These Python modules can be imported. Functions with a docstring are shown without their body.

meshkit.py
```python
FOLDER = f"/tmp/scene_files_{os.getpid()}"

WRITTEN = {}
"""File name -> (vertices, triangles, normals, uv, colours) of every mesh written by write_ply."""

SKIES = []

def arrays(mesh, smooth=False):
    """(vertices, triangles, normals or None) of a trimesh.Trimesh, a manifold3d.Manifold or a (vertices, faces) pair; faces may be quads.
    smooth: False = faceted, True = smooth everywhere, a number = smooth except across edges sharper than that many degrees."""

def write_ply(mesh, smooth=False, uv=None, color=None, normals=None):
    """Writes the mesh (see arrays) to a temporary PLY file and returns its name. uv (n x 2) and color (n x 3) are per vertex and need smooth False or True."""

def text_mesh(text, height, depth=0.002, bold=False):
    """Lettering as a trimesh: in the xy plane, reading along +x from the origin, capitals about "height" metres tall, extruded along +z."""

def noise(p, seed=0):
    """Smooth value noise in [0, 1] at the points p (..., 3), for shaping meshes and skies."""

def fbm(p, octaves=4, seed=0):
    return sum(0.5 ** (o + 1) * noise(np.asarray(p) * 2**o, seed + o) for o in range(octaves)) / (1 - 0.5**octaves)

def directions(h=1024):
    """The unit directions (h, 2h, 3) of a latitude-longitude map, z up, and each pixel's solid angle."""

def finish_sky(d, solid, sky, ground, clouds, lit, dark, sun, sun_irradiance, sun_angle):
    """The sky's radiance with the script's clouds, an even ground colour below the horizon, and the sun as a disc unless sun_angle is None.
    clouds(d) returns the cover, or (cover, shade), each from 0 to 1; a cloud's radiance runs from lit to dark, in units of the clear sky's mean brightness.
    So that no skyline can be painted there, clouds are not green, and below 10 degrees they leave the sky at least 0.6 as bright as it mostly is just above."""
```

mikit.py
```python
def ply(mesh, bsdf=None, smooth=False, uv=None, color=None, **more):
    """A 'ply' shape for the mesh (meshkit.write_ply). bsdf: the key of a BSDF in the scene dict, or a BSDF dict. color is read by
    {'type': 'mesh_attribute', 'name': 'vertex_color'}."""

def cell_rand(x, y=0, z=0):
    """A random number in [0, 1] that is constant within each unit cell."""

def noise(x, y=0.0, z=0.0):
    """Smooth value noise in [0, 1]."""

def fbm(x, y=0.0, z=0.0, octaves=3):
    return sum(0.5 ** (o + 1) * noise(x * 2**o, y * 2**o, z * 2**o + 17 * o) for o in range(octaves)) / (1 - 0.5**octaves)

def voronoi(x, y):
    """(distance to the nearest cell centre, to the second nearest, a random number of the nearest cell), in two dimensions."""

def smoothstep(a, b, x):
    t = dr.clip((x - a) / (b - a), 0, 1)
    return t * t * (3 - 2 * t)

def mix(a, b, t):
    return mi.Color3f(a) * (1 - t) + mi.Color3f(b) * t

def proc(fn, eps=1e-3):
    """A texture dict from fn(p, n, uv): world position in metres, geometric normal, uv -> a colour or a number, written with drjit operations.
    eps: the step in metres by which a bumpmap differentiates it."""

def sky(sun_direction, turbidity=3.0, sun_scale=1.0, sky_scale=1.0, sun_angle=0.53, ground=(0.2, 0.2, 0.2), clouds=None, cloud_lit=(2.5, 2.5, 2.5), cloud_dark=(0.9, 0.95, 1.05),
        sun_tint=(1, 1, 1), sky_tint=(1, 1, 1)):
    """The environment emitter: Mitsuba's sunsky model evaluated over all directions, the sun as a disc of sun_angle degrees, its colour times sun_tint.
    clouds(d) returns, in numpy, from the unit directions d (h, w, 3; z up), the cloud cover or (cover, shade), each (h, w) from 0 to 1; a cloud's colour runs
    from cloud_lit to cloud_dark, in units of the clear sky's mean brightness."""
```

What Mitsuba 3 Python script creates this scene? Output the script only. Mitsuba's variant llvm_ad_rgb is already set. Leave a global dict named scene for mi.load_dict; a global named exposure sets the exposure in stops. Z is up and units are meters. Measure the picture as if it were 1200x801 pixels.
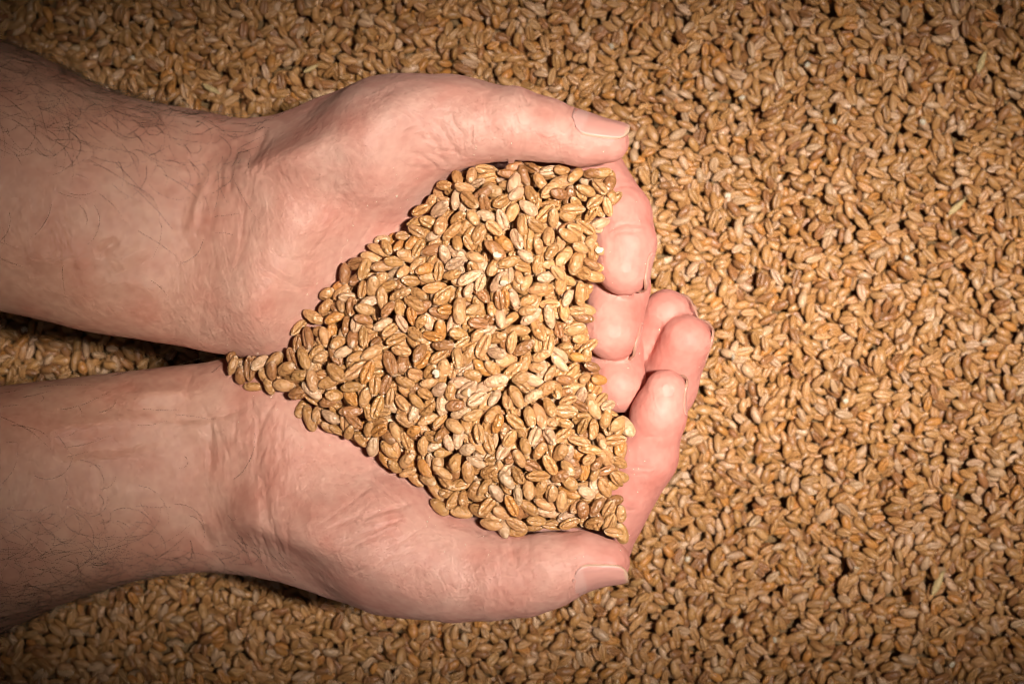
import math
import numpy as np
import trimesh
import mitsuba as mi
import drjit as dr
from scipy.ndimage import map_coordinates
from scipy.spatial import cKDTree
from shapely.geometry import Polygon, Point
import shapely
import meshkit
import mikit

scene, labels = {}, {}
T = mi.ScalarTransform4f
MM = 0.001

# ---------------------------------------------------------------- camera, lamp, exposure
CAM_Z, FPX = 720.0, 2160.0            # camera height (mm) above the grain bed, focal length in pixels of a 1200 px wide picture
scene['camera'] = {
    'type': 'thinlens', 'fov': math.degrees(2 * math.atan(600 / FPX)), 'fov_axis': 'x',
    'to_world': T().look_at(origin=[0, 0, CAM_Z * MM], target=[0, 0, 0], up=[0, 1, 0]),
    'aperture_radius': 0.0015, 'focus_distance': (CAM_Z - 178) * MM, 'near_clip': 0.01, 'far_clip': 20.0}
exposure = 0.67
LAMP_AT, LAMP_AIM = np.array([0.205, 0.02, 1.13]), np.array([0.052, 0.006, 0.0])
LAMP_R, SNOOT_R, SNOOT_L, LAMP_WIDE, LAMP_TALL = 0.042, 0.0395, 0.30, 1.38, 0.76
LAMP_POWER = (1180.0, 1120.0, 1040.0)
ROOM = (0.021, 0.0205, 0.020)


def lamp():
    """A studio lamp: an oval diffuser set back in a black oval tube."""
    frame = T().look_at(origin=LAMP_AT.tolist(), target=LAMP_AIM.tolist(), up=[0, 1, 0]) @ T().scale([LAMP_WIDE, LAMP_TALL, 1.0])
    scene['black_paint'] = {'type': 'twosided', 'bsdf': {'type': 'diffuse', 'reflectance': {'type': 'rgb', 'value': 0.02}}}
    ring = [[SNOOT_R, SNOOT_L], [SNOOT_R, -0.03], [SNOOT_R + 0.004, -0.034], [0.0001, -0.036], [0.0001, -0.040], [SNOOT_R + 0.007, -0.037], [SNOOT_R + 0.004, -0.03], [SNOOT_R + 0.004, SNOOT_L], [SNOOT_R, SNOOT_L]]
    m = trimesh.creation.revolve(np.array(ring), sections=64)
    scene['studio_lamp__snoot'] = mikit.ply(m, 'black_paint', smooth=30, to_world=frame)
    t = np.arange(64) * 2 * math.pi / 64
    v = np.vstack([[[0, 0, 0]], np.c_[LAMP_R * np.cos(t), LAMP_R * np.sin(t), 0 * t]])
    f = np.stack([np.zeros(64, int), np.arange(64) + 1, (np.arange(64) + 1) % 64 + 1], 1)
    scene['studio_lamp__diffuser'] = mikit.ply((v, f), 'black_paint', to_world=frame, emitter={'type': 'area', 'radiance': {'type': 'rgb', 'value': list(LAMP_POWER)}})
    labels['studio_lamp'] = {'label': 'black studio lamp with a tube snoot hanging above the grain, out of frame', 'category': 'lamp'}


lamp()
scene['room_light'] = {'type': 'constant', 'radiance': {'type': 'rgb', 'value': list(ROOM)}}

# ---------------------------------------------------------------- helpers


def P(px, py, z):
    """A point at height z (mm) over the bed that stands on the sight line of a pixel of the 1200 x 801 photograph."""
    s = (CAM_Z - z) / FPX
    return np.array([(px - 600.0) * s, (400.5 - py) * s, z])


def smin(a, b, k):
    h = np.maximum(k - np.abs(a - b), 0.0) / k
    return np.minimum(a, b) - h * h * k * 0.25


def smax(a, b, k):
    return -smin(-a, -b, k)


class Field:
    """A signed distance on a regular grid, in mm."""

    def __init__(self, lo, hi, h):
        self.lo, self.h = np.array(lo, float), h
        self.n = np.ceil((np.array(hi, float) - lo) / h).astype(int) + 1
        self.ax = [(self.lo[i] + h * np.arange(self.n[i])).astype(np.float32) for i in range(3)]
        self.f = np.full(self.n, 40.0, np.float32)

    def box(self, lo, hi):
        s = []
        for i in range(3):
            a, b = np.searchsorted(self.ax[i], [lo[i], hi[i]])
            s.append(slice(max(a - 1, 0), min(b + 1, self.n[i])))
        return tuple(s), np.meshgrid(*[self.ax[i][s[i]] for i in range(3)], indexing='ij', sparse=True)

    def chain(self, pts, k_in=4.0, flat=None):
        """A chain of tapered capsules (p, radius); returned as a block (slices, distance)."""
        p = np.array([q[0] for q in pts]); r = np.array([q[1] for q in pts])
        s, (X, Y, Z) = self.box((p - r[:, None] - 14).min(0), (p + r[:, None] + 14).max(0))
        d = None
        for a, b, ra, rb in zip(p[:-1], p[1:], r[:-1], r[1:]):
            ab = b - a
            t = np.clip(((X - a[0]) * ab[0] + (Y - a[1]) * ab[1] + (Z - a[2]) * ab[2]) / (ab @ ab), 0, 1)
            q = np.sqrt((X - a[0] - t * ab[0]) ** 2 + (Y - a[1] - t * ab[1]) ** 2 + (Z - a[2] - t * ab[2]) ** 2) - (ra + t * (rb - ra))
            d = q if d is None else smin(d, q, k_in)
        return s, d.astype(np.float32)

    def ellipsoid(self, c, r, yaw=0.0):
        r = np.array(r, float); m = r.max() + 14
        s, (X, Y, Z) = self.box(c - m, c + m)
        cy, sy = math.cos(yaw), math.sin(yaw)
        x, y, z = ((X - c[0]) * cy + (Y - c[1]) * sy), (-(X - c[0]) * sy + (Y - c[1]) * cy), Z - c[2]
        k0 = np.sqrt((x / r[0]) ** 2 + (y / r[1]) ** 2 + (z / r[2]) ** 2)
        k1 = np.sqrt((x / r[0] ** 2) ** 2 + (y / r[1] ** 2) ** 2 + (z / r[2] ** 2) ** 2) + 1e-6
        return s, np.clip(k0 * (k0 - 1) / k1, -40, 40).astype(np.float32)

    def add(self, block, k):
        s, d = block
        self.f[s] = smin(self.f[s], d, k) if k > 0 else np.minimum(self.f[s], d)

    def at(self, p):
        return map_coordinates(self.f, ((np.asarray(p) - self.lo) / self.h).T, order=1, mode='nearest')

    def grad(self, p, e=0.8):
        g = np.stack([self.at(p + e * np.eye(3)[i]) - self.at(p - e * np.eye(3)[i]) for i in range(3)], -1)
        return g / (np.linalg.norm(g, axis=1, keepdims=True) + 1e-9)

    def mesh(self):
        """Surface nets."""
        f, n = self.f, self.n
        inside = f < 0
        corner = [(i, j, k) for i in (0, 1) for j in (0, 1) for k in (0, 1)]
        sl = lambda c: tuple(slice(c[i], n[i] - 1 + c[i]) for i in range(3))
        count = sum(inside[sl(c)].astype(np.int8) for c in corner)
        cells = np.argwhere((count > 0) & (count < 8))
        index = np.full(n - 1, -1, np.int64)
        index[tuple(cells.T)] = np.arange(len(cells))
        val = np.stack([f[tuple((cells + c).T)] for c in corner], 1)
        total, hits = np.zeros((len(cells), 3)), np.zeros(len(cells))
        cs = np.array(corner, float)
        for a in range(8):
            for b in range(a + 1, 8):
                if np.abs(cs[a] - cs[b]).sum() == 1:
                    m = (val[:, a] < 0) != (val[:, b] < 0)
                    t = val[m, a] / (val[m, a] - val[m, b])
                    total[m] += cs[a] + t[:, None] * (cs[b] - cs[a]); hits[m] += 1
        verts = self.lo + self.h * (cells + total / hits[:, None])
        faces = []
        for ax in range(3):
            o = [0, 0, 0]; o[ax] = 1
            a = inside[tuple(slice(0, n[i] - o[i]) for i in range(3))]
            b = inside[tuple(slice(o[i], n[i]) for i in range(3))]
            e = np.argwhere(a != b)
            u, v = (ax + 1) % 3, (ax + 2) % 3
            e = e[(e[:, u] > 0) & (e[:, v] > 0) & (e[:, u] < n[u] - 1) & (e[:, v] < n[v] - 1)]
            du, dv = np.eye(3, dtype=int)[u], np.eye(3, dtype=int)[v]
            q = [index[tuple((e - x).T)] for x in (du + dv, dv, du * 0, du)]
            flip = ~a[tuple(e.T)]
            q = np.stack(q, 1)
            q[flip] = q[flip][:, ::-1]
            faces.append(q)
        q = np.vstack(faces)
        q = q[(q >= 0).all(1)]
        return trimesh.Trimesh(verts, np.vstack([q[:, [0, 1, 2]], q[:, [0, 2, 3]]]), process=False)


def loft(F, stations):
    """A limb along x: rows of (px, top py, bottom py, height of its axis, half thickness), the edges as seen in the photograph."""
    rows = []
    for px, y0, y1, zc, t in stations:
        a, b = P(px, y0, zc), P(px, y1, zc)
        rows.append((a[0], (a[1] + b[1]) / 2, (a[1] - b[1]) / 2, zc, t))
    rows = np.array(rows)
    from scipy.interpolate import PchipInterpolator
    x = F.ax[0]
    xi = np.clip(x, rows[0, 0], rows[-1, 0])
    c, w, zc, t = (PchipInterpolator(rows[:, 0], rows[:, i])(xi)[:, None, None].astype(np.float32) for i in (1, 2, 3, 4))
    s, (X, Y, Z) = F.box([x[0], (rows[:, 1] - rows[:, 2]).min() - 12, (rows[:, 3] - rows[:, 4]).min() - 12], [x[-1], (rows[:, 1] + rows[:, 2]).max() + 12, (rows[:, 3] + rows[:, 4]).max() + 12])
    c, w, zc, t = (v[s[0]] for v in (c, w, zc, t))
    over = np.maximum(np.maximum(rows[0, 0] - X, X - rows[-1, 0]), 0)
    u, v = np.abs(Y - c) / w, np.abs(Z - zc) / t
    e = 2.25
    r = (u ** e + v ** e + 1e-6) ** (1 / e)
    d = (r - 1) * np.minimum(w, t) * (1 + 0.4 * np.clip(u - v, 0, 1) * (w / t - 1))
    d = np.clip(np.where(over > 0, np.sqrt(np.maximum(d, 0) ** 2 + over ** 2), d), -40, 40)
    return s, d.astype(np.float32)


# ---------------------------------------------------------------- the two hands
RIM_Z = 171.0
HEAP_EDGE = [(260, 418), (330, 411), (346, 378), (400, 310), (450, 278), (490, 238), (518, 204), (560, 190), (640, 188), (712, 192), (736, 232), (712, 252), (703, 320), (690, 345), (684, 372),
             (686, 402), (702, 430), (714, 440), (705, 462), (735, 500), (733, 545), (724, 590), (731, 630), (690, 627), (640, 625), (600, 637), (560, 622), (512, 592), (480, 562), (440, 533), (400, 513), (365, 503),
             (340, 482), (316, 462), (284, 454), (262, 436)]
CUP_EDGE = [(258, 420), (325, 411), (342, 376), (396, 305), (446, 273), (486, 232), (514, 192), (545, 150), (640, 145), (740, 150), (775, 230), (770, 560), (760, 680), (640, 680), (560, 665), (508, 598), (476, 568), (436, 538),
            (396, 518), (361, 508), (335, 486), (318, 456), (288, 446)]
heap_poly = Polygon([P(x, y, RIM_Z + 3)[:2] for x, y in HEAP_EDGE])
cup_poly = Polygon([P(x, y, RIM_Z)[:2] for x, y in CUP_EDGE])


def signed_inside(poly, xy):
    """Distance to the outline, positive inside (mm)."""
    pts = shapely.points(xy[:, 0], xy[:, 1])
    return np.where(shapely.contains(poly, pts), 1.0, -1.0) * shapely.distance(poly.boundary, pts)


def cup_height(F):
    """The floor of the bowl that the two palms make, as a height over (x, y)."""
    x, y = np.meshgrid(F.ax[0], F.ax[1], indexing='ij')
    d = signed_inside(cup_poly, np.stack([x.ravel(), y.ravel()], 1)).reshape(x.shape)
    depth = 32 * (1 - np.exp(-np.maximum(d, 0) / 24)) - 1.4 * np.maximum(-d, 0)
    from scipy.ndimage import gaussian_filter
    return gaussian_filter(RIM_Z - depth, 2.5 / F.h).astype(np.float32)


def hand_field(lo, hi, arm, swellings, thumb, fingers):
    F = Field(lo, hi, 1.2)
    F.add(loft(F, arm), 0)
    for kind, *a in swellings:
        s, d = F.chain(a[0])
        if len(a) > 1:                          # the flat outer side of the thumb pad, below its ridge
            p0, p1, steep = a[1]
            t = (p1 - p0) / np.linalg.norm(p1 - p0); out = np.array([-t[1], t[0], 0]) * np.sign(t[0] * p0[1])
            n = out * math.cos(steep) + np.array([0, 0, math.sin(steep)])
            X, Y, Z = np.meshgrid(*[F.ax[i][s[i]] for i in range(3)], indexing='ij', sparse=True)
            d = smax(d, ((X - p0[0]) * n[0] + (Y - p0[1]) * n[1] + (Z - p0[2]) * n[2]).astype(np.float32), 3.5)
        F.add((s, d), 7.0)
    F.f = smax(F.f, ((F.ax[2][None, None, :] - cup_height(F)[:, :, None]) * 0.8).astype(np.float32), 7.0)
    F.add(F.chain(thumb, 3.0), 9.0)
    base = F.f.copy()
    for ch in fingers:
        s, d = F.chain(ch, 3.0)
        F.f[s] = np.minimum(F.f[s], smin(base[s], d, 6.0))
    return F


left_arm = [(-150, 15, 345, 161, 29), (0, 49, 365, 161, 26.5), (60, 72, 378, 160, 25), (110, 98, 390, 159, 23.5), (170, 118, 399, 157, 21.5), (230, 129, 408, 155, 19.5), (270, 137, 412, 154, 19), (330, 150, 420, 152, 20),
            (420, 165, 440, 149, 22), (520, 175, 452, 147, 23), (600, 190, 455, 143, 20), (660, 215, 445, 138, 15)]
left_swell = [('chain', [(P(285, 262, 163), 14), (P(345, 262, 165), 16), (P(420, 232, 164), 14)]),
              ('chain', [(P(268, 338, 158), 17), (P(318, 335, 160), 20.5), (P(370, 360, 152), 19)]),
              ('chain', [(P(325, 184, 166), 17.0), (P(372, 170, 168), 19.5), (P(450, 168, 171), 19.8), (P(525, 154, 173), 14.2)], (P(298, 196, 184), P(488, 96, 188), 0.50))]
left_thumb = [(P(450, 165, 170), 17.5), (P(520, 148, 174), 13.2), (P(560, 145, 177), 11.2), (P(600, 145, 179), 10.3), (P(638, 152, 180), 8.9), (P(680, 163, 181), 7.5), (P(712, 166, 182), 6.3)]
left_fingers = [
    [(P(560, 195, 140), 11), (P(682, 178, 150), 9.6), (P(727, 252, 162), 9.0), (P(733, 285, 166), 8.8), (P(731, 314, 168), 8.2)],
    [(P(570, 280, 126), 11), (P(715, 285, 138), 9.6), (P(725, 335, 152), 9.3), (P(718, 388, 159), 8.9)],
    [(P(560, 350, 123), 11), (P(700, 360, 131), 9.3), (P(718, 408, 145), 8.9), (P(726, 451, 153), 8.5)],
    [(P(540, 420, 121), 9), (P(650, 440, 125), 8), (P(690, 470, 130), 7), (P(700, 488, 133), 6.7)]]
right_arm = [(-150, 464, 790, 152, 29), (0, 452, 741, 152, 26.5), (60, 445, 713, 151, 25), (120, 438, 691, 149, 23), (180, 431, 676, 147, 21), (230, 426, 670, 145, 19), (275, 419, 672, 144, 19), (330, 410, 678, 143, 20),
             (420, 402, 690, 141, 22), (520, 398, 685, 140, 22), (600, 396, 668, 135, 19), (680, 405, 645, 130, 15)]
right_swell = [('chain', [(P(290, 550, 152), 13), (P(345, 556, 154), 16), (P(420, 580, 154), 15)]),
               ('chain', [(P(280, 490, 148), 15), (P(330, 500, 148), 18.5), (P(390, 500, 142), 18)]),
               ('chain', [(P(332, 616, 157), 17), (P(395, 632, 159), 20), (P(455, 640, 161), 20.5), (P(530, 660, 164), 15)], (P(304, 620, 174), P(478, 709, 178), 0.52))]
right_thumb = [(P(455, 640, 160), 18), (P(530, 663, 166), 14.5), (P(580, 674, 170), 12.6), (P(615, 675, 172), 11.4), (P(645, 667, 174), 10.6), (P(682, 657, 176), 8.3), (P(712, 658, 177), 6.7)]
right_fingers = [
    [(P(590, 645, 132), 11), (P(700, 640, 140), 9.8), (P(758, 535, 155), 9.0), (P(772, 485, 161), 8.0), (P(780, 457, 164), 6.4)],
    [(P(590, 560, 116), 11), (P(745, 520, 124), 10), (P(782, 452, 140), 9.0), (P(804, 399, 150), 8.0)],
    [(P(580, 490, 112), 10.5), (P(725, 455, 121), 9.3), (P(758, 412, 134), 8.3), (P(781, 367, 143), 7.6)],
    [(P(560, 430, 110), 9), (P(670, 410, 114), 8), (P(715, 375, 120), 6.8)]]

LEFT = hand_field([-200, -25, 98], [52, 98, 200], left_arm, left_swell, left_thumb, left_fingers)
RIGHT = hand_field([-200, -112, 92], [70, 30, 200], right_arm, right_swell, right_thumb, right_fingers)


def skin_colour(v, n):
    """Skin is tan on the forearm and pinker towards the palm and the fingertips, with blotches."""
    x = v[:, 0]
    t = np.clip((x + 130) / 90, 0, 1)[:, None]; f = np.clip((x - 12) / 26, 0, 1)[:, None]
    arm, palm, tip = np.array([0.38, 0.179, 0.114]), np.array([0.50, 0.243, 0.184]), np.array([0.485, 0.180, 0.138])
    c = arm * (1 - t) + palm * t
    c = c * (1 - f) + tip * f
    m = meshkit.fbm(v / 9.0, 4, 3)[:, None]
    k = meshkit.fbm(v / 1.7, 3, 8)[:, None]
    c = c * (1 + (m - 0.5) * np.array([0.20, 0.62, 0.68]) + (k - 0.5) * np.array([0.22, 0.36, 0.38]))
    return np.clip(c, 0.02, 0.95)


def skin_height(p, n, uv):
    """Fine relief: lines across the limb, finer and netted on the palm, pores."""
    x, y, z = p.x * 1000, p.y * 1000, p.z * 1000
    w = mikit.noise(x * 0.16, y * 0.16, z * 0.16) * 5.0
    lines = mikit.noise(x * 1.5 + y * 0.45 + w, y * 0.24 - x * 0.12, z * 0.4)
    net = mikit.noise(x * 0.8 - y * 1.2, y * 0.42 + x * 0.55 + w, z * 0.9)
    pores = mikit.noise(x * 2.0, y * 2.0, z * 2.0)
    return (lines * 0.21 + net * 0.15 + pores * 0.13) * (1.0 - 0.55 * mikit.smoothstep(18.0, 32.0, x)) * 0.001


scene['skin'] = {'type': 'twosided', 'bsdf': {'type': 'bumpmap', 'arbitrary': mikit.proc(skin_height, 1.2e-4), 'scale': 1.0, 'bsdf': {
    'type': 'principled', 'base_color': {'type': 'mesh_attribute', 'name': 'vertex_color'}, 'roughness': 0.54, 'specular': 0.27, 'sheen': 0.1}}}
scene['nail'] = {'type': 'twosided', 'bsdf': {'type': 'principled', 'base_color': {'type': 'mesh_attribute', 'name': 'vertex_color'}, 'roughness': 0.42, 'specular': 0.35}}
scene['hair'] = {'type': 'twosided', 'bsdf': {'type': 'principled', 'base_color': {'type': 'rgb', 'value': [0.055, 0.028, 0.014]}, 'roughness': 0.4, 'specular': 0.5}}


def nail(F, bone, facing, back, front, half_angle, lift=0.06, rim=(0.36, 0.18, 0.12)):
    """A finger nail: (mesh, outline). bone: the last bone's two ends; facing: the way the nail looks; back, front: its ends along the bone (mm from the bone's end)."""
    a, b = bone
    ax = (b - a) / np.linalg.norm(b - a)
    n0 = np.array(facing, float); n0 -= ax * (n0 @ ax); n0 /= np.linalg.norm(n0)
    side = np.cross(ax, n0)
    ns, nt = 25, 17
    S = np.linspace(back, front, ns); Tq = np.linspace(-1, 1, nt)
    u = (S - back) / (front - back)
    wid = half_angle * np.clip(1 - np.abs(2 * u - 1.04) ** 5, 0.12, 1) ** 0.5
    step = np.arange(0, 16, 0.05)
    R = np.zeros((ns, nt))
    for i in range(ns):
        for j in range(nt):
            th = Tq[j] * wid[i]
            d = math.cos(th) * n0 + math.sin(th) * side
            o = b + ax * min(S[i], 1.0)
            f = F.at(o + step[:, None] * d)
            R[i, j] = step[np.argmax(f > 0)] if (f > 0).any() else 6.0
    from scipy.ndimage import gaussian_filter
    R = gaussian_filter(R, [3, 2], mode='nearest')
    drop = np.clip(S - 1.0, 0, None) ** 2 * 0.035
    th = Tq[None, :] * wid[:, None]
    rad = R + lift - drop[:, None]
    D = np.cos(th)[..., None] * n0 + np.sin(th)[..., None] * side
    O = b + ax * S[:, None]
    top = O[:, None] + D * rad[..., None]
    low = O[:, None] + D * (rad - 0.75)[..., None]
    ring = [(i, 0) for i in range(ns)] + [(ns - 1, j) for j in range(1, nt)] + [(i, nt - 1) for i in range(ns - 2, -1, -1)] + [(0, j) for j in range(nt - 2, 0, -1)]
    ti = np.arange(ns * nt).reshape(ns, nt)
    q = np.stack([ti[:-1, :-1], ti[1:, :-1], ti[1:, 1:], ti[:-1, 1:]], -1).reshape(-1, 4)
    f = [np.vstack([q[:, [0, 1, 2]], q[:, [0, 2, 3]]])]
    f.append(f[0][:, ::-1] + ns * nt)
    e = np.array([ti[p] for p in ring]); e2 = np.roll(e, -1)
    f.append(np.vstack([np.stack([e, e2 + ns * nt, e2], 1), np.stack([e, e + ns * nt, e2 + ns * nt], 1)]))
    v = np.vstack([top.reshape(-1, 3), low.reshape(-1, 3)])
    m = trimesh.Trimesh(v, np.vstack(f), process=False)
    if m.volume < 0:
        m.invert()
    U, W = np.meshgrid(u, Tq, indexing='ij')
    c = np.tile(np.array([0.47, 0.215, 0.170]), (ns * nt, 1)) * (1 + (meshkit.noise(np.c_[W.ravel() * 9, U.ravel() * 2, U.ravel() * 0], 3)[:, None] - 0.5) * 0.16)
    moon = np.clip((0.30 - 0.10 * W ** 2 - U) / 0.05, 0, 1).ravel()[:, None]
    free = np.clip((U - 0.955 + 0.02 * np.abs(W)) / 0.02, 0, 1).ravel()[:, None]
    edge = np.clip((np.abs(W) - 0.96) / 0.03, 0, 1).ravel()[:, None] * np.clip((U - 0.15) / 0.1, 0, 1).ravel()[:, None]
    c = c * (1 - 0.4 * moon) + 0.4 * moon * np.array([0.53, 0.33, 0.28])
    pale = np.maximum(free, edge)
    c = c * (1 - pale) + pale * np.array(rim)
    return m, np.vstack([c, c]), np.array([top[p] for p in ring])


def hand_mesh(F, creases, nails):
    m = F.mesh()
    trimesh.smoothing.filter_taubin(m, lamb=0.5, nu=0.53, iterations=6)
    v, f = trimesh.remesh.subdivide(m.vertices, m.faces, face_index=np.nonzero(m.face_normals[:, 2] > -0.25)[0])
    m = trimesh.Trimesh(v, f, process=False)
    v = m.vertices.copy(); n = np.array(m.vertex_normals)
    up = np.clip(n[:, 2] + 0.35, 0, 1)
    d = np.zeros(len(v))
    for line, width, depth in creases:
        pts = np.array([P(a, b, 176) for a, b in line])
        from scipy.interpolate import PchipInterpolator
        t = np.r_[0, np.cumsum(np.linalg.norm(np.diff(pts, axis=0), axis=1))]
        seg = PchipInterpolator(t, pts)(np.arange(0, t[-1], 0.3))
        wob = meshkit.noise(np.c_[seg[:, :2] / 3.0, np.full(len(seg), width * 7)], 5) - 0.5
        seg[:, 1] += wob * 0.9; seg[:, 0] += wob * 0.9
        k = np.arange(len(seg)) / max(len(seg) - 1, 1)
        taper = np.clip(np.minimum(k, 1 - k) * 4, 0, 1)
        dist, i = cKDTree(seg[:, :2]).query(v[:, :2], distance_upper_bound=width * 3)
        ok = np.isfinite(dist)
        d[ok] -= depth * taper[i[ok]] * np.exp(-(dist[ok] / width) ** 2) * up[ok]
    d += (meshkit.fbm(v / 7.0, 3, 11) - 0.5) * 0.5 + (meshkit.fbm(v / 2.0, 2, 12) - 0.5) * 0.14
    for _, _, outline in nails:
        dist, _ = cKDTree(outline).query(v, distance_upper_bound=1.6)
        ok = np.isfinite(dist)
        d[ok] += 0.20 * np.exp(-((dist[ok] - 0.8) / 0.35) ** 2) - 0.22 * np.exp(-(dist[ok] / 0.35) ** 2)
    v += n * (d * np.clip((n[:, 2] + 0.12) / 0.3, 0, 1))[:, None]
    return trimesh.Trimesh(v, f, process=False)


def fan(x0, y0, x1, y1, n, spread, width, depth, seed):
    """n short fine creases scattered round a line (photograph pixels)."""
    r = np.random.default_rng(seed); out = []
    for _ in range(n):
        ox, oy = r.uniform(-spread, spread, 2); k = r.uniform(0.5, 1.1); bow = r.normal(0, 4)
        cx, cy, dx, dy = (x0 + x1) / 2 + ox, (y0 + y1) / 2 + oy, (x1 - x0) / 2 * k, (y1 - y0) / 2 * k
        rot = r.normal(0, 0.16); dx, dy = dx * math.cos(rot) - dy * math.sin(rot), dx * math.sin(rot) + dy * math.cos(rot)
        L = math.hypot(dx, dy) + 1e-6
        out.append(([(cx - dx, cy - dy), (cx - dy / L * bow, cy + dx / L * bow), (cx + dx, cy + dy)], width * r.uniform(.8, 1.2), depth * r.uniform(.5, 1.2)))
    return out


# creases of the skin along lines seen in the photograph: (line, width mm, depth mm; a negative depth is a ridge: vein or tendon)
left_creases = [
    ([(118, 303), (128, 291), (144, 282)], 1.5, 0.8), ([(132, 318), (152, 300), (178, 292)], 2.2, -0.7), ([(120, 335), (150, 332), (185, 345)], 2.2, -0.5), ([(30, 300), (80, 305), (120, 300)], 2.4, -0.5),
    ([(306, 140), (300, 170), (292, 205)], 1.5, 1.0), ([(318, 150), (308, 180), (300, 215)], 0.8, 0.35), ([(246, 190), (232, 235), (219, 285)], 1.6, -0.8), ([(262, 190), (252, 240), (243, 290)], 1.0, 0.25),
    ([(292, 205), (287, 250), (283, 300)], 0.7, 0.3), ([(300, 240), (290, 280), (270, 330)], 0.6, 0.22), ([(238, 350), (231, 372), (228, 400)], 1.8, 0.6), ([(300, 300), (322, 322), (352, 336), (368, 338)], 1.2, 0.5),
    ([(310, 290), (345, 305), (385, 300)], 0.7, 0.25), ([(540, 198), (528, 170), (500, 141)], 0.8, 0.45), ([(548, 192), (540, 160), (524, 136)], 0.6, 0.3), ([(520, 205), (500, 190), (478, 182)], 0.7, 0.35),
    ([(610, 106), (616, 118), (621, 132)], 0.6, 0.45), ([(604, 108), (607, 125), (607, 140)], 0.55, 0.3), ([(613, 160), (611, 175), (606, 190)], 0.8, 0.4), ([(628, 112), (630, 130), (626, 150)], 0.5, 0.25),
    ([(645, 120), (647, 138), (642, 158)], 0.5, 0.25), ([(455, 118), (480, 135), (505, 162), (522, 192)], 0.6, 0.22),
    ([(713, 270), (735, 262), (760, 262)], 0.6, 0.3), ([(712, 277), (734, 270), (758, 270)], 0.45, 0.2), ([(712, 225), (735, 215), (752, 218)], 0.5, 0.22)]
left_creases += fan(480, 160, 540, 175, 9, 26, 0.5, 0.22, 1) + fan(400, 300, 440, 215, 8, 40, 0.5, 0.16, 2) + fan(292, 170, 286, 230, 12, 26, 0.5, 0.22, 3) + fan(570, 125, 580, 170, 8, 30, 0.45, 0.18, 4)
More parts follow.
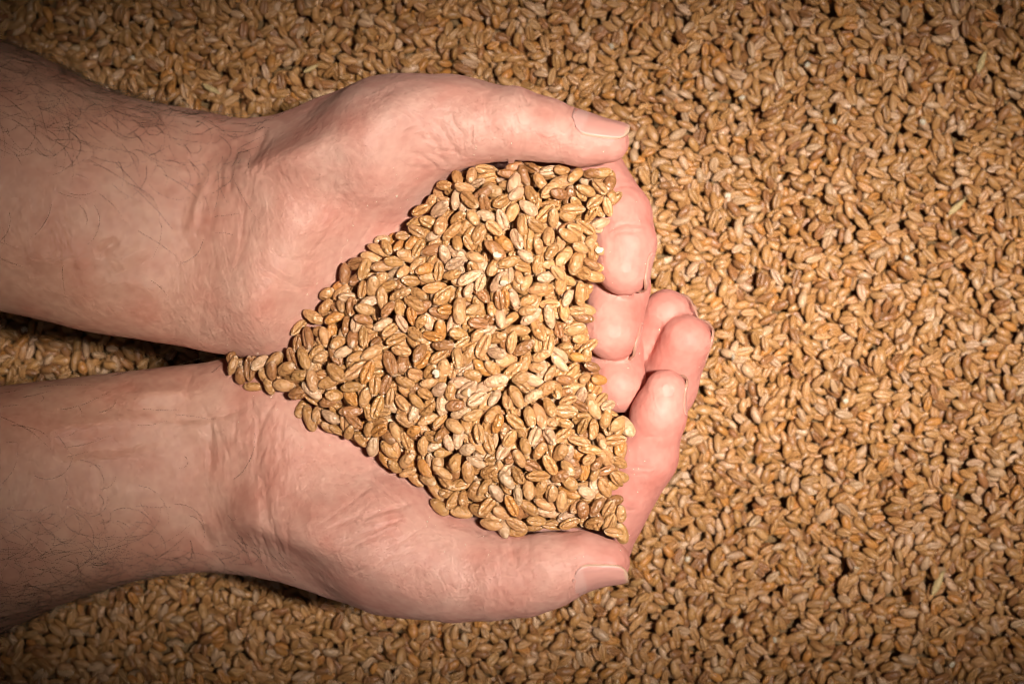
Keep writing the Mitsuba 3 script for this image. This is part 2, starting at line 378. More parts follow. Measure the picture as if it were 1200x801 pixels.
right_creases = [
    ([(213, 436), (209, 452), (216, 474)], 0.8, 0.4), ([(230, 490), (238, 524), (236, 565)], 1.0, 0.55), ([(222, 470), (234, 490), (242, 520)], 0.7, 0.35), ([(270, 455), (296, 492), (298, 540), (304, 592)], 0.7, 0.4),
    ([(328, 462), (304, 492), (294, 540), (296, 580)], 0.7, 0.35), ([(188, 494), (235, 491), (286, 477)], 1.2, 0.9), ([(306, 580), (309, 600), (318, 628)], 1.0, 0.6), ([(228, 618), (230, 634), (238, 652)], 1.8, 1.1),
    ([(306, 545), (309, 580), (314, 612)], 1.0, 0.5), ([(138, 480), (162, 465), (205, 463), (222, 474)], 2.6, -1.2), ([(184, 512), (200, 499), (222, 506), (232, 522)], 2.4, -0.8), ([(60, 530), (130, 526), (192, 516)], 2.2, 0.7), ([(40, 505), (110, 498), (180, 490)], 2.6, -0.8), ([(60, 520), (120, 515), (185, 505)], 2.0, 0.6),
    ([(248, 500), (262, 512), (275, 530)], 2.4, -0.7), ([(365, 664), (410, 640), (466, 616)], 0.7, 0.3), ([(394, 614), (440, 600), (494, 590)], 0.7, 0.3), ([(420, 560), (450, 575), (480, 600)], 0.6, 0.25),
    ([(596, 636), (602, 650), (610, 660)], 0.9, 0.5), ([(615, 622), (620, 640), (614, 662)], 0.6, 0.3), ([(618, 690), (616, 705), (612, 720)], 0.5, 0.3), ([(606, 695), (602, 708), (594, 722)], 0.5, 0.3),
    ([(520, 610), (560, 622), (588, 634)], 0.7, 0.3), ([(735, 548), (748, 553), (772, 552)], 0.6, 0.3), ([(734, 520), (752, 514), (782, 516)], 0.5, 0.2), ([(736, 556), (750, 560), (768, 560)], 0.45, 0.22), ([(725, 600), (740, 604), (756, 604)], 0.5, 0.25)]
right_creases += fan(320, 480, 300, 580, 10, 22, 0.45, 0.2, 5) + fan(400, 650, 480, 610, 14, 44, 0.5, 0.2, 6) + fan(305, 600, 318, 655, 14, 26, 0.5, 0.25, 7) + fan(245, 470, 250, 570, 9, 22, 0.45, 0.2, 8) + fan(560, 650, 570, 700, 8, 34, 0.45, 0.18, 9)

left_nails = [('thumbnail', nail(LEFT, (P(680, 163, 181), P(712, 166, 182)), (0, 0.84, 0.55), -10.5, 6.2, 0.95, 0.13, (0.49, 0.30, 0.20))),
              ('fingernail', nail(LEFT, (P(733, 285, 166), P(731, 314, 168)), (0.97, 0, -0.22), -5.5, 6.2, 0.85)),
              ('fingernail_001', nail(LEFT, (P(727, 340, 152), P(717, 390, 158)), (0.96, -0.15, -0.25), -5.0, 6.2, 0.85))]
right_nails = [('thumbnail', nail(RIGHT, (P(682, 657, 176), P(712, 658, 177)), (0, -0.80, 0.60), -10.0, 6.4, 0.95, 0.13, (0.46, 0.28, 0.18))),
               ('fingernail', nail(RIGHT, (P(772, 485, 161), P(780, 457, 164)), (0.96, 0.1, -0.22), -6.5, 4.8, 0.85)),
               ('fingernail_001', nail(RIGHT, (P(782, 452, 140), P(804, 399, 150)), (0.95, 0.2, -0.25), -6.0, 6.0, 0.85)),
               ('fingernail_002', nail(RIGHT, (P(758, 412, 134), P(781, 367, 143)), (0.95, 0.2, -0.25), -5.5, 5.8, 0.85))]
LEFT_M, RIGHT_M = hand_mesh(LEFT, left_creases, [k[1] for k in left_nails]), hand_mesh(RIGHT, right_creases, [k[1] for k in right_nails])


def hairs(F, m, weight, n, way, seed, length=(7, 15), rise=(0.4, 2.2)):
    """Curved body hairs rooted on the skin; way: their mean direction in the photograph; weight(px, py, normals) says where they grow."""
    r = np.random.default_rng(seed)
    v, nn = m.vertices, np.array(m.vertex_normals)
    s = FPX / (CAM_Z - v[:, 2])
    w = weight(600 + v[:, 0] * s, 400.5 - v[:, 1] * s, nn) * (nn[:, 2] > -0.45)
    roots = r.choice(len(v), n, p=w / w.sum())
    k = 9
    p = v[roots].copy(); L = r.uniform(*length, n) * r.choice([1.0, 0.55, 1.3], n)
    ang = math.atan2(-way[1], way[0]) + r.normal(0, 0.55, n); curl = r.normal(0, 0.16, n)
    height = np.linspace(0, 1, k)
    line, thick = [p.copy()], r.uniform(0.030, 0.057, n)
    lean = r.uniform(*rise, n)
    for i in range(1, k):
        ang += curl + r.normal(0, 0.05, n)
        g = F.grad(p)
        d = np.c_[np.cos(ang), np.sin(ang), np.zeros(n)]
        d -= g * (d * g).sum(1, keepdims=True) * 0.85
        d /= np.linalg.norm(d, axis=1, keepdims=True) + 1e-9
        p = p + d * (L / (k - 1))[:, None]
        want = 0.12 + lean * height[i] ** 1.3
        p += F.grad(p) * np.clip(want - F.at(p), -0.6, 0.9)[:, None]
        line.append(p.copy())
    line = np.stack(line, 1)
    t = np.gradient(line, axis=1); t /= np.linalg.norm(t, axis=2, keepdims=True) + 1e-9
    a = np.cross(t, [0.1, 0.2, 1.0]); a /= np.linalg.norm(a, axis=2, keepdims=True) + 1e-9
    b = np.cross(t, a)
    rad = thick[:, None] * (1.05 - 0.85 * height[None, :] ** 1.5)
    c = np.arange(3) * 2 * math.pi / 3
    V = line[:, :, None] + rad[:, :, None, None] * (np.cos(c)[:, None] * a[:, :, None] + np.sin(c)[:, None] * b[:, :, None])
    i, j = np.meshgrid(np.arange(k - 1), np.arange(3), indexing='ij')
    q = np.stack([i * 3 + j, i * 3 + (j + 1) % 3, (i + 1) * 3 + (j + 1) % 3, (i + 1) * 3 + j], -1).reshape(-1, 4)
    f = np.vstack([q[:, [0, 1, 2]], q[:, [0, 2, 3]]])
    return trimesh.Trimesh(V.reshape(-1, 3) * MM, (f[None] + (np.arange(n) * k * 3)[:, None, None]).reshape(-1, 3), process=False)


def ease(a, b, x):
    t = np.clip((x - a) / (b - a), 0, 1)
    return t * t * (3 - 2 * t)


left_hair = hairs(LEFT, LEFT_M, lambda x, y, n: ease(330, 60, x) * (0.18 + ease(210, 90, y - 0.25 * x)) * ease(345, 210, y) * (x > -60), 560, (1, 0.55), 31)
left_fringe = hairs(LEFT, LEFT_M, lambda x, y, n: ease(330, 240, x) * (n[:, 1] > 0.55) * (x > -60) * 1.0, 230, (1, -0.1), 32, (5, 12), (1.0, 5.0))
right_hair = hairs(RIGHT, RIGHT_M, lambda x, y, n: ease(310, 60, x) * (0.05 + ease(540, 680, y + 0.1 * x)) * (x > -60), 620, (1, 0.25), 33)
right_fringe = hairs(RIGHT, RIGHT_M, lambda x, y, n: ease(340, 240, x) * (n[:, 1] < -0.55) * (x > -60) * 1.0, 230, (1, 0.2), 34, (5, 12), (1.0, 5.0))


def put_hand(key, m):
    scene[key] = mikit.ply(trimesh.Trimesh(m.vertices * MM, m.faces, process=False), 'skin', smooth=True, color=skin_colour(m.vertices, m.vertex_normals))


put_hand('hand', LEFT_M)
put_hand('hand_001', RIGHT_M)
for key, nails, hair in (('hand', left_nails, [left_hair, left_fringe]), ('hand_001', right_nails, [right_hair, right_fringe])):
    for name, (m, c, _) in nails:
        scene[f'{key}__{name}'] = mikit.ply(trimesh.Trimesh(m.vertices * MM, m.faces, process=False), 'nail', smooth=True, color=c)
    scene[f'{key}__hair'] = mikit.ply(trimesh.util.concatenate(hair), 'hair', smooth=True)
    labels[f'{key}__hair'] = {'label': 'thin dark curved hairs on the forearm', 'kind': 'stuff'}
labels['hand'] = {'label': 'upper of the two cupped hands, with its hairy forearm, thumb along the top', 'category': 'hand', 'group': 'cupped hands of one person'}
labels['hand_001'] = {'label': 'lower of the two cupped hands, with its hairy forearm, thumb along the bottom', 'category': 'hand', 'group': 'cupped hands of one person'}

# ---------------------------------------------------------------- wheat
rng = np.random.default_rng(7)
GA, GB, GC = 3.42, 1.66, 1.58          # half length, width, height of a mean kernel (mm)


ROUND = {22: [0.1, 0.2, 0.32, 0.5, 0.75, 1.05, 1.4, 1.75, 2.15, 2.6], 12: [0.22, 0.5, 1.0, 1.6, 2.3], 8: [0.35, 1.0, 2.0], 7: None}


def kernel(nu, nv, seed, fine=True):
    """A wheat kernel, crease towards -z, germ at -x, brush at +x; unit: mean half axes 1 (scaled later)."""
    r = np.random.default_rng(seed)
    u = -np.cos(np.linspace(0, math.pi, nu + 1))[1:-1]
    if ROUND[nv]:
        q = np.array(ROUND[nv])
        ph = np.r_[0, q, math.pi, 2 * math.pi - q[::-1]] - math.pi / 2
    else:
        ph = np.arange(nv) * 2 * math.pi / nv - math.pi / 2
    U, PH = np.meshgrid(u, ph, indexing='ij')
    blunt = r.uniform(2.0, 2.5)
    rad = (1 - np.abs(U) ** blunt) ** 0.55 * (1 - r.uniform(-0.02, 0.13) * U + r.uniform(-0.05, 0.04) * U ** 2)
    y, z = np.cos(PH), np.sin(PH)
    dphi = np.angle(np.exp(1j * (PH + math.pi / 2)))
    cr = r.uniform(0.60, 0.78) * np.exp(-(dphi / r.uniform(0.18, 0.24)) ** 2) * np.clip(1.12 - np.abs(U) ** 5, 0, 1)
    cheek = 0.13 * np.exp(-((np.abs(dphi) - 0.75) / 0.4) ** 2)
    rr = rad * (1 - cr + cheek)
    Y, Z = rr * y, rr * z
    Z = np.where(Z < 0, Z * 0.9, Z * (1.05 - 0.12 * np.abs(Y)))
    germ = np.exp(-(((U + 0.78) / 0.2) ** 2 + (Y / 0.5) ** 2)) * (z > 0)
    Z = Z - 0.20 * germ
    bend = r.uniform(0.05, 0.16)
    Z = Z - bend * (U ** 2 - 0.3)
    pts = np.stack([U, Y, Z], -1)
    if fine:
        q = pts * np.array([3.0, 1.7, 1.7]) + seed * 13.7
        w = meshkit.fbm(q * np.array([1.1, 2.0, 2.0]), 3, 2)[..., None] - 0.5
        pts[..., 1:] *= 1 + r.uniform(0.10, 0.34) * w
    v = np.vstack([pts.reshape(-1, 3), [[-1.0, 0, bend * -0.7 - 0.05], [1.0, 0, bend * -0.7]]])
    k = len(u)
    i, j = np.meshgrid(np.arange(k - 1), np.arange(nv), indexing='ij')
    j2 = (j + 1) % nv
    q = np.stack([i * nv + j, (i + 1) * nv + j, (i + 1) * nv + j2, i * nv + j2], -1).reshape(-1, 4)
    j = np.arange(nv); j2 = (j + 1) % nv
    f = np.vstack([q[:, [0, 1, 2]], q[:, [0, 2, 3]], np.stack([np.full(nv, k * nv), j, j2], 1), np.stack([np.full(nv, k * nv + 1), (k - 1) * nv + j2, (k - 1) * nv + j], 1)])
    if trimesh.Trimesh(v, f, process=False).volume < 0:
        f = f[:, ::-1]
    return v, f


VAR = 14
LOD = {name: [kernel(nu, nv, 100 + s, fine) for s in range(VAR)] for name, nu, nv, fine in (('near', 26, 22, True), ('bed', 10, 12, False), ('mid', 7, 8, False), ('low', 5, 7, False))}


def rotation(normal, yaw, roll):
    z = normal / np.linalg.norm(normal)
    x = np.array([math.cos(yaw), math.sin(yaw), 0.0]); x -= z * (x @ z); x /= np.linalg.norm(x)
    y = np.cross(z, x)
    c, s = math.cos(roll), math.sin(roll)
    return np.stack([x, c * y + s * z, -s * y + c * z], 1)


class Pile:
    """Kernels dropped one by one on a height map (mm)."""

    def __init__(self, x0, y0, H, h):
        self.x0, self.y0, self.H, self.h = x0, y0, H, h
        self.owner = np.full(H.shape, -1, np.int32)
        self.items = []
        self.first = H.copy()

    def drop(self, x, y, tilt, limit=None, size=None, tries=2, follow=0.8, sink=0.025):
        h, H = self.h, self.H
        n = int(4.4 / h)
        i, j = int(round((x - self.x0) / h)), int(round((y - self.y0) / h))
        if i < n or j < n or i >= H.shape[0] - n or j >= H.shape[1] - n:
            return False
        s = (slice(i - n, i + n + 1), slice(j - n, j + n + 1))
        A = H[s]
        g = (np.arange(-n, n + 1) * h).astype(np.float32)
        c = A[n - 4:n + 5, n - 4:n + 5].mean()
        m = int(2.6 / h)
        B = np.clip(A[n - m:n + m + 1, n - m:n + m + 1], c - 3.5, c + 3.5)
        gm = g[n - m:n + m + 1]; q = (gm * gm).sum() * len(gm)
        sx, sy = (B * gm[:, None]).sum() / q, (B * gm[None, :]).sum() / q
        k = size if size is not None else np.clip(rng.normal(1.0, 0.085), 0.75, 1.2)
        ax = np.array([GA * k * rng.normal(1, 0.07), GB * k * rng.normal(1, 0.07), GC * k * rng.normal(1, 0.06)])
        X, Y = g[:, None], g[None, :]
        best = None
        for _ in range(tries):
            nrm = np.array([-sx, -sy, 1.0])
            nrm[:2] *= follow
            nrm /= np.linalg.norm(nrm)
            nrm[:2] += rng.normal(0, tilt, 2)
            roll = rng.choice([0.0, math.pi, math.pi / 2, -math.pi / 2], p=[0.40, 0.40, 0.10, 0.10]) + rng.normal(0, 0.4)
            R = rotation(nrm, rng.uniform(0, 2 * math.pi), roll)
            S = (R * ax ** 2) @ R.T
            # outline of the ellipsoid from above and its upper and lower height
            a2 = np.linalg.inv(S[:2, :2])
            e = 1 - (a2[0, 0] * X * X + 2 * a2[0, 1] * X * Y + a2[1, 1] * Y * Y)
            ok = e > 0
            b = S[2, :2] @ a2
            mid = b[0] * X + b[1] * Y
            half = math.sqrt(max(S[2, 2] - b @ S[:2, 2], 1e-6)) * np.sqrt(np.maximum(e, 0))
            gap = np.where(ok, A - (mid - half), -1e9)
            cut = max(4, int(sink * ok.sum()))
            z = np.partition(gap.ravel(), -cut)[-cut] - 0.10
            if best is None or z < best[0]:
                best = (z, R, ok, mid, half)
        z, R, ok, mid, half = best
        top = np.where(ok, mid + half + z, -1e9)
        if limit is not None and (z + 0.6 * GC > limit or np.any(top[ok] > limit + 3.0)):
            return False
        win = top > A
        A[win] = top[win]
        self.owner[s][win] = len(self.items)
        self.items.append((np.array([x, y, z]), R, ax, int(rng.integers(VAR))))
        return True

    def seen(self):
        return np.bincount(self.owner[self.owner >= 0].ravel(), minlength=len(self.items))


TINTS = {'tan': [0.39, 0.185, 0.061], 'light tan': [0.44, 0.220, 0.085], 'brown': [0.285, 0.120, 0.041], 'pale': [0.48, 0.280, 0.150], 'orange': [0.43, 0.178, 0.044]}
TINT_P = [0.41, 0.26, 0.14, 0.12, 0.07]


def kernel_at(item, lod, tint):
    c, R, ax, var = item
    v0, f = LOD[lod][var]
    v = (v0 * ax) @ R.T + c
    col = np.tile(tint[1], (len(v0), 1))
    if lod in ('near', 'bed'):
        m = meshkit.fbm(v0 * np.array([2.2, 2.0, 2.0]) + c, 3, 5)[:, None]
        col = col * (1 + (m - 0.5) * np.array([0.40, 0.52, 0.70]))
        germ = (np.exp(-(((v0[:, 0] + 0.86) / 0.16) ** 2)) * (v0[:, 2] > -0.1))[:, None]
        brush = np.exp(-(((v0[:, 0] - 1.0) / 0.12) ** 2))[:, None]
        col = col * (1 - 0.22 * germ) + 0.22 * germ * np.array([0.40, 0.27, 0.16])
        col = col * (1 - 0.5 * brush) + 0.5 * brush * np.array([0.62, 0.48, 0.32])
    return v, f, np.clip(col, 0.02, 0.9)


def joined(parts):
    n = np.cumsum([0] + [len(p[0]) for p in parts])
    v = np.vstack([p[0] for p in parts]); f = np.vstack([p[1] + k for p, k in zip(parts, n)]); c = np.vstack([p[2] for p in parts])
    return trimesh.Trimesh(v * MM, f, process=False), c


def draw_tint(scale=1.0):
    """(name, colour)"""
    name = list(TINTS)[rng.choice(len(TINTS), p=TINT_P)]
    return name, np.array(TINTS[name]) * rng.normal(1, 0.07) * (1 + rng.normal(0, 0.012, 3)) * scale


def bran(p, n, uv):
    x, y, z = p.x * 1000, p.y * 1000, p.z * 1000
    return (mikit.fbm(x * 1.4, y * 1.4, z * 1.4, 2) * 0.85 + mikit.noise(x * 3.5, y * 3.5, z * 3.5) * 0.10) * 0.001


scene['bran'] = {'type': 'twosided', 'bsdf': {'type': 'bumpmap', 'arbitrary': mikit.proc(bran, 1.2e-4), 'scale': 1.0, 'bsdf': {
    'type': 'principled', 'base_color': {'type': 'mesh_attribute', 'name': 'vertex_color'}, 'roughness': 0.38, 'specular': 0.8}}}

def smooth_bran(p, n, uv):
    x, y, z = p.x * 1000, p.y * 1000, p.z * 1000
    return mikit.fbm(x * 1.2, y * 1.2, z * 1.2, 2) * 0.28 * 0.001


scene['smooth_bran'] = {'type': 'twosided', 'bsdf': {'type': 'bumpmap', 'arbitrary': mikit.proc(smooth_bran, 1.2e-4), 'scale': 1.0, 'bsdf': {
    'type': 'principled', 'base_color': {'type': 'mesh_attribute', 'name': 'vertex_color'}, 'roughness': 0.42, 'specular': 0.5}}}

# the bed
BX, BY, BH = 240.0, 172.0, 0.5
gx = np.arange(-BX, BX, BH); gy = np.arange(-BY, BY, BH)
und = meshkit.fbm(np.stack([*np.meshgrid(gx / 45, gy / 45, indexing='ij'), np.zeros((len(gx), len(gy)))], -1), 2, 21)
bed = Pile(-BX, -BY, ((und - 0.5) * 5 - 9.0).astype(np.float32), BH)
N_BED = 17200
cand = rng.uniform([-BX + 5, -BY + 5], [BX - 5, BY - 5], (N_BED, 9, 2))
for k in range(N_BED):
    c = cand[k]
    ii = ((c - [-BX, -BY]) / BH).astype(int)
    hh = bed.H[ii[:, 0], ii[:, 1]] - bed.first[ii[:, 0], ii[:, 1]]
    b = int(np.argmin(hh))
    bed.drop(c[b, 0], c[b, 1], 0.06, tries=5, follow=0.55, sink=0.02, size=np.clip(rng.normal(0.96, 0.08), 0.7, 1.15))
seen = bed.seen()
parts = []
for it, s in zip(bed.items, seen):
    edge = abs(it[0][0]) > 206 or abs(it[0][1]) > 140
    if s > 0:
        parts.append(kernel_at(it, ('mid' if s > 20 else 'low') if edge else 'bed' if s > 44 else 'mid' if s > 10 else 'low', draw_tint()))
m, c = joined(parts)
scene['wheat_bed'] = mikit.ply(m, 'smooth_bran', smooth=True, color=c)
labels['wheat_bed'] = {'label': 'thick bed of loose tan wheat grains spread below the hands', 'category': 'wheat', 'kind': 'stuff'}
print('bed', len(bed.items), len(parts), len(m.faces))

# the heap in the hands
HX0, HY0, HX1, HY1, HH = -95.0, -75.0, 50.0, 68.0, 0.4
gx = np.arange(HX0, HX1, HH); gy = np.arange(HY0, HY1, HH)
XX, YY = np.meshgrid(gx, gy, indexing='ij')
flat = np.stack([XX.ravel(), YY.ravel()], 1)


def top_of(m):
    o = np.c_[flat, np.full(len(flat), 300.0)]
    loc, ray, _ = m.ray.intersects_location(o, np.tile([0, 0, -1.0], (len(o), 1)), multiple_hits=False)
    z = np.full(len(o), 118.0); z[ray] = np.maximum(loc[:, 2], 118.0)
    return z.reshape(XX.shape)


hands_top = np.maximum(top_of(LEFT_M), top_of(RIGHT_M)).astype(np.float32)
inside = signed_inside(heap_poly, flat).reshape(XX.shape) + (meshkit.fbm(np.stack([XX / 4.5, YY / 4.5, XX * 0], -1), 2, 14) - 0.5) * 3.2
low = meshkit.fbm(np.stack([XX / 22, YY / 22, XX * 0], -1), 2, 4) - 0.5
target = RIM_Z + 3.0 + 16.0 * (1 - np.exp(-np.maximum(inside, 0) / 15)) + low * 7
target -= 10 * np.clip((-45 - XX) / 40, 0, 1)
target = np.where(inside > -0.5, target, -1e3)
heap = Pile(HX0, HY0, hands_top.copy(), HH)
spots = np.argwhere((inside > 0.6) & (hands_top < target - 0.8))
misses = 0
while misses < 260 and len(heap.items) < 5200:
    c = spots[rng.integers(len(spots), size=14)]
    need = target[c[:, 0], c[:, 1]] - heap.H[c[:, 0], c[:, 1]]
    b = int(np.argmax(need + rng.normal(0, 1.0, len(need))))
    ok = need[b] > 0.3 and heap.drop(HX0 + HH * c[b, 0] + rng.uniform(-.2, .2), HY0 + HH * c[b, 1] + rng.uniform(-.2, .2), 0.22, tries=4, limit=target[c[b, 0], c[b, 1]] + 1.0)
    misses = 0 if ok else misses + 1
seen = heap.seen()
order = np.argsort(-seen)
ZONES = [('at the wrist end of the heap', (330, 440)), ('beside the upper palm', (440, 310)), ('beside the lower palm', (450, 515)), ('next to the upper thumb', (600, 220)), ('next to the lower thumb', (610, 600)),
         ('next to the curled fingers', (690, 330)), ('next to the curled fingers', (700, 500)), ('in the middle of the heap', (560, 380)), ('in the middle of the heap', (560, 460))]
rest = []
for rank, k in enumerate(order):
    it, tint = heap.items[k], draw_tint()
    if rank < 300:
        key = 'wheat_grain' if rank == 0 else f'wheat_grain_{rank:03d}'
        m, c = joined([kernel_at(it, 'near', tint)])
        scene[key] = mikit.ply(m, 'bran', smooth=True, color=c)
        s = FPX / (CAM_Z - it[0][2]); px, py = 600 + it[0][0] * s, 400.5 - it[0][1] * s
        zone = min(ZONES, key=lambda q: math.hypot(px - q[1][0], py - q[1][1]))[0]
        face = it[1][2, 2]
        look = 'with its crease facing up' if face < -0.45 else 'with its smooth back up' if face > 0.45 else 'lying on its side'
        labels[key] = {'label': f'{tint[0]} wheat grain {look}, {zone}', 'category': 'wheat grain', 'group': 'wheat grains on the heap in the hands'}
    else:
        rest.append(kernel_at(it, 'near' if seen[k] > 40 else 'bed' if seen[k] > 12 else 'low', tint))
m, c = joined(rest)
scene['wheat_heap'] = mikit.ply(m, 'bran', smooth=True, color=c)
labels['wheat_heap'] = {'label': 'half buried wheat grains of the heap in the cupped hands', 'category': 'wheat', 'kind': 'stuff'}
print('heap', len(heap.items), (seen > 0).sum(), (seen > 40).sum(), len(m.faces))

# broken kernels, husks and dust
scene['meal'] = {'type': 'twosided', 'bsdf': {'type': 'principled', 'base_color': {'type': 'mesh_attribute', 'name': 'vertex_color'}, 'roughness': 0.6, 'specular': 0.3}}


def top_at(pile, x, y):
    i, j = int(round((x - pile.x0) / pile.h)), int(round((y - pile.y0) / pile.h))
    return float(pile.H[i - 2:i + 3, j - 2:j + 3].max())


def put(key, v, f, c, label, cat):
    scene[key] = mikit.ply(trimesh.Trimesh(v * MM, f, process=False), 'meal', smooth=True, color=c)
    labels[key] = {'label': label, 'category': cat}


def broken_grain(k, px, py, pile, z, label):
    r = np.random.default_rng(900 + k)
    v0, f = LOD['near'][k % VAR]
    cut = r.uniform(-0.1, 0.35)
    face = np.clip((v0[:, 0] - cut) / 0.05, 0, 1)[:, None]
    v0 = v0.copy(); over = v0[:, 0] > cut
    v0[over, 0] = cut + (v0[over, 0] - cut) * 0.12 + 0.06 * (meshkit.noise(v0[over] * 5, k) - 0.5)
    R = rotation(np.array([r.normal(0, .3), r.normal(0, .3), 1]), r.uniform(0, 6.28), r.normal(0, 0.6)) @ rotation(np.array([-0.9, 0, 0.75]), 0, 0)
    x, y, _ = P(px, py, z)
    c = np.tile([0.46, 0.26, 0.12], (len(v0), 1)) * (1 - face) + face * np.array([0.60, 0.50, 0.36])
    c = c * (0.85 + 0.3 * meshkit.fbm(v0 * 3, 3, k))[:, None]
    v = (v0 * np.array([GA, GB, GC]) * 0.76) @ R.T
    put('broken_grain' if k == 0 else f'broken_grain_{k:03d}', v + [x, y, top_at(pile, x, y) + 0.35 * GC], f, c, label, 'broken wheat grain')


def husk(k, px, py, yaw, length, label):
    """An empty husk: a thin pointed boat with ribs, its tip frayed into two bristles."""
    r = np.random.default_rng(70 + k)
    n, m = 22, 13
    u, t = np.meshgrid(np.linspace(0, 1, n), np.linspace(-1, 1, m), indexing='ij')
    w = np.sin(math.pi * np.clip(u * 0.94 + 0.03, 0, 1)) ** 0.7 * length * 0.17 * (1 - 0.35 * u)
    rib = 0.12 * np.cos(t * 14)
    X, Y, Z = (u - 0.5) * length, w * np.sin(t * 1.25), w * (1 - np.cos(t * 1.25)) * -0.9 + rib * w / (length * 0.17) + 0.5 * np.sin(u * 3)
    top = np.stack([X, Y, Z], -1).reshape(-1, 3)
    i = np.arange(n * m).reshape(n, m)
    q = np.stack([i[:-1, :-1], i[1:, :-1], i[1:, 1:], i[:-1, 1:]], -1).reshape(-1, 4)
    f = np.vstack([q[:, [0, 1, 2]], q[:, [0, 2, 3]]])
    v = np.vstack([top, top - [0, 0, 0.12]]); f = np.vstack([f, f[:, ::-1] + n * m])
    for sgn in (-1, 1):
        p = np.linspace(0, 1, 7)[:, None] * np.array([length * 0.42, sgn * length * 0.09, 0.8]) + np.array([length * 0.44, sgn * 0.2, 0.1])
        ring = np.array([[0, math.cos(a), math.sin(a)] for a in (0, 2.1, 4.2)])
        tv = (p[:, None] + ring * (0.11 * (1 - 0.8 * np.linspace(0, 1, 7)))[:, None, None]).reshape(-1, 3)
        a, b = np.meshgrid(np.arange(6), np.arange(3), indexing='ij')
        tq = np.stack([a * 3 + b, a * 3 + (b + 1) % 3, (a + 1) * 3 + (b + 1) % 3, (a + 1) * 3 + b], -1).reshape(-1, 4)
        f = np.vstack([f, tq[:, [0, 1, 2]] + len(v), tq[:, [0, 2, 3]] + len(v)]); v = np.vstack([v, tv])
    c = np.tile([0.50, 0.35, 0.16], (len(v), 1)) * (0.8 + 0.4 * meshkit.noise(v * np.array([0.6, 6, 6]), k))[:, None]
    x, y, _ = P(px, py, 0)
    z = max(top_at(bed, x + math.cos(yaw) * d, y + math.sin(yaw) * d) for d in (-0.3 * length, 0, 0.3 * length)) + 0.2
    R = rotation(np.array([0.05, 0.1, 1]), yaw, r.normal(0, 0.2))
    put('wheat_husk' if k == 0 else f'wheat_husk_{k:03d}', v @ R.T + [x, y, z], f, c, label, 'husk')


BROKEN = [(583, 299, heap, 182, 'white broken grain end on the heap, right of the upper palm'), (591, 331, heap, 182, 'small white grain crumb in the middle of the heap, above its centre'),
          (512, 437, heap, 182, 'half grain with a white broken face, left of the middle of the heap'), (551, 459, heap, 182, 'half grain with a white broken face, just below the centre of the heap'),
          (703, 292, heap, 178, 'pale broken grain on the heap against the curled index finger'), (948, 76, bed, 0, 'white chipped grain on the bed, above and right of the upper thumb near the top'),
          (853, 228, bed, 0, 'white broken grain on the bed, right of the upper index finger'), (870, 115, bed, 0, 'white broken grain on the bed, right of the upper thumbnail'),
          (977, 142, bed, 0, 'white chipped grain on the bed, upper right quarter'), (1079, 144, bed, 0, 'white chipped grain on the bed, left below the pale husk at upper right'),
          (1062, 302, bed, 0, 'white chipped grain on the bed near the right edge, above middle height'), (858, 418, bed, 0, 'thin white grain splinter on the bed just right of the highest fingertip'),
          (988, 468, bed, 0, 'white chipped grain on the bed, right of the fingers at middle height'), (1155, 400, bed, 0, 'white curved chip on the bed close to the right edge'),
          (908, 748, bed, 0, 'white chipped grain on the bed near the bottom edge, right of the middle'), (998, 661, bed, 0, 'white grain crumb on the bed, lower right quarter'),
          (1117, 779, bed, 0, 'white chipped grain on the bed in the bottom right corner'), (806, 655, bed, 0, 'white broken grain on the bed right of the lower thumb'),
          (716, 56, bed, 0, 'white chipped grain on the bed above the upper thumb tip'), (154, 69, bed, 0, 'small white crumb on the bed above the upper forearm'),
          (27, 386, bed, 0, 'small white crumb on the bed between the two forearms')]
for k, (px, py, pile, z, label) in enumerate(BROKEN):
    broken_grain(k, px, py, pile, z, label)
husk(0, 1151, 72, 1.2, 9.5, 'pale yellow empty husk with bristles on the grain at the upper right')
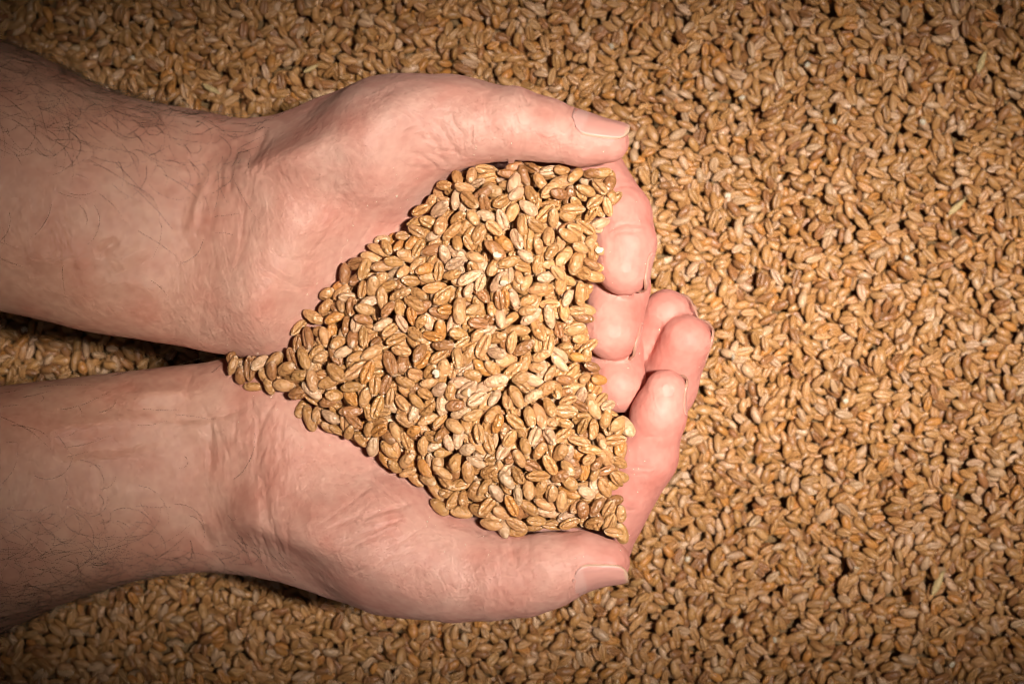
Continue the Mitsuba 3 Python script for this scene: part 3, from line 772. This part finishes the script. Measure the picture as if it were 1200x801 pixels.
husk(1, 1119, 243, 0.75, 9.0, 'straw coloured empty husk lying slanted on the grain near the right edge')
husk(2, 1098, 682, 1.1, 10.5, 'long pale husk standing out of the grain in the lower right quarter')
husk(3, 248, 104, -0.5, 8.0, 'dull pale husk on the grain just above the upper wrist')
husk(4, 366, 82, 0.5, 6.5, 'short pale husk on the grain above the upper palm')

# flecks of flour and bran that cling to the skin
r = np.random.default_rng(55)
flecks = []
ico = trimesh.creation.icosphere(subdivisions=1)
for m_, n_ in ((LEFT_M, 60), (RIGHT_M, 60)):
    v, nn = m_.vertices, np.array(m_.vertex_normals)
    near = signed_inside(heap_poly, v[:, :2])
    w = np.exp(-np.abs(near + 3) / 7.0) * (nn[:, 2] > 0.3) * (near < 0) * (v[:, 2] > 140) + 0.002 * (nn[:, 2] > 0.3)
    for i in r.choice(len(v), n_, p=w / w.sum()):
        q = ico.vertices * np.array([1, r.uniform(.4, 1), r.uniform(.3, .7)]) * r.choice([0.09, 0.13, 0.19, 0.30], p=[.4, .3, .2, .1]) * (1 + 0.3 * r.normal(0, 1, (len(ico.vertices), 1)))
        a = r.uniform(0, 6.28)
        q = q @ np.array([[math.cos(a), math.sin(a), 0], [-math.sin(a), math.cos(a), 0], [0, 0, 1]])
        flecks.append((q + v[i] + nn[i] * 0.05, ico.faces, np.tile(np.array([0.62, 0.50, 0.36]) * r.uniform(0.7, 1.2), (len(q), 1))))
m, c = joined(flecks)
scene['grain_dust'] = mikit.ply(m, 'meal', smooth=True, color=c)
labels['grain_dust'] = {'label': 'tiny pale flecks of grain dust clinging to the skin round the heap', 'category': 'dust', 'kind': 'stuff'}

# the ground under the grain
gm = trimesh.creation.box(extents=[6.0, 6.0, 0.02]); gm.apply_translation([0, 0, -0.0245])
scene['floor'] = mikit.ply(gm, {'type': 'twosided', 'bsdf': {'type': 'diffuse', 'reflectance': {'type': 'rgb', 'value': [0.22, 0.13, 0.06]}}})
labels['floor'] = {'label': 'brown floor under the grain', 'kind': 'structure'}
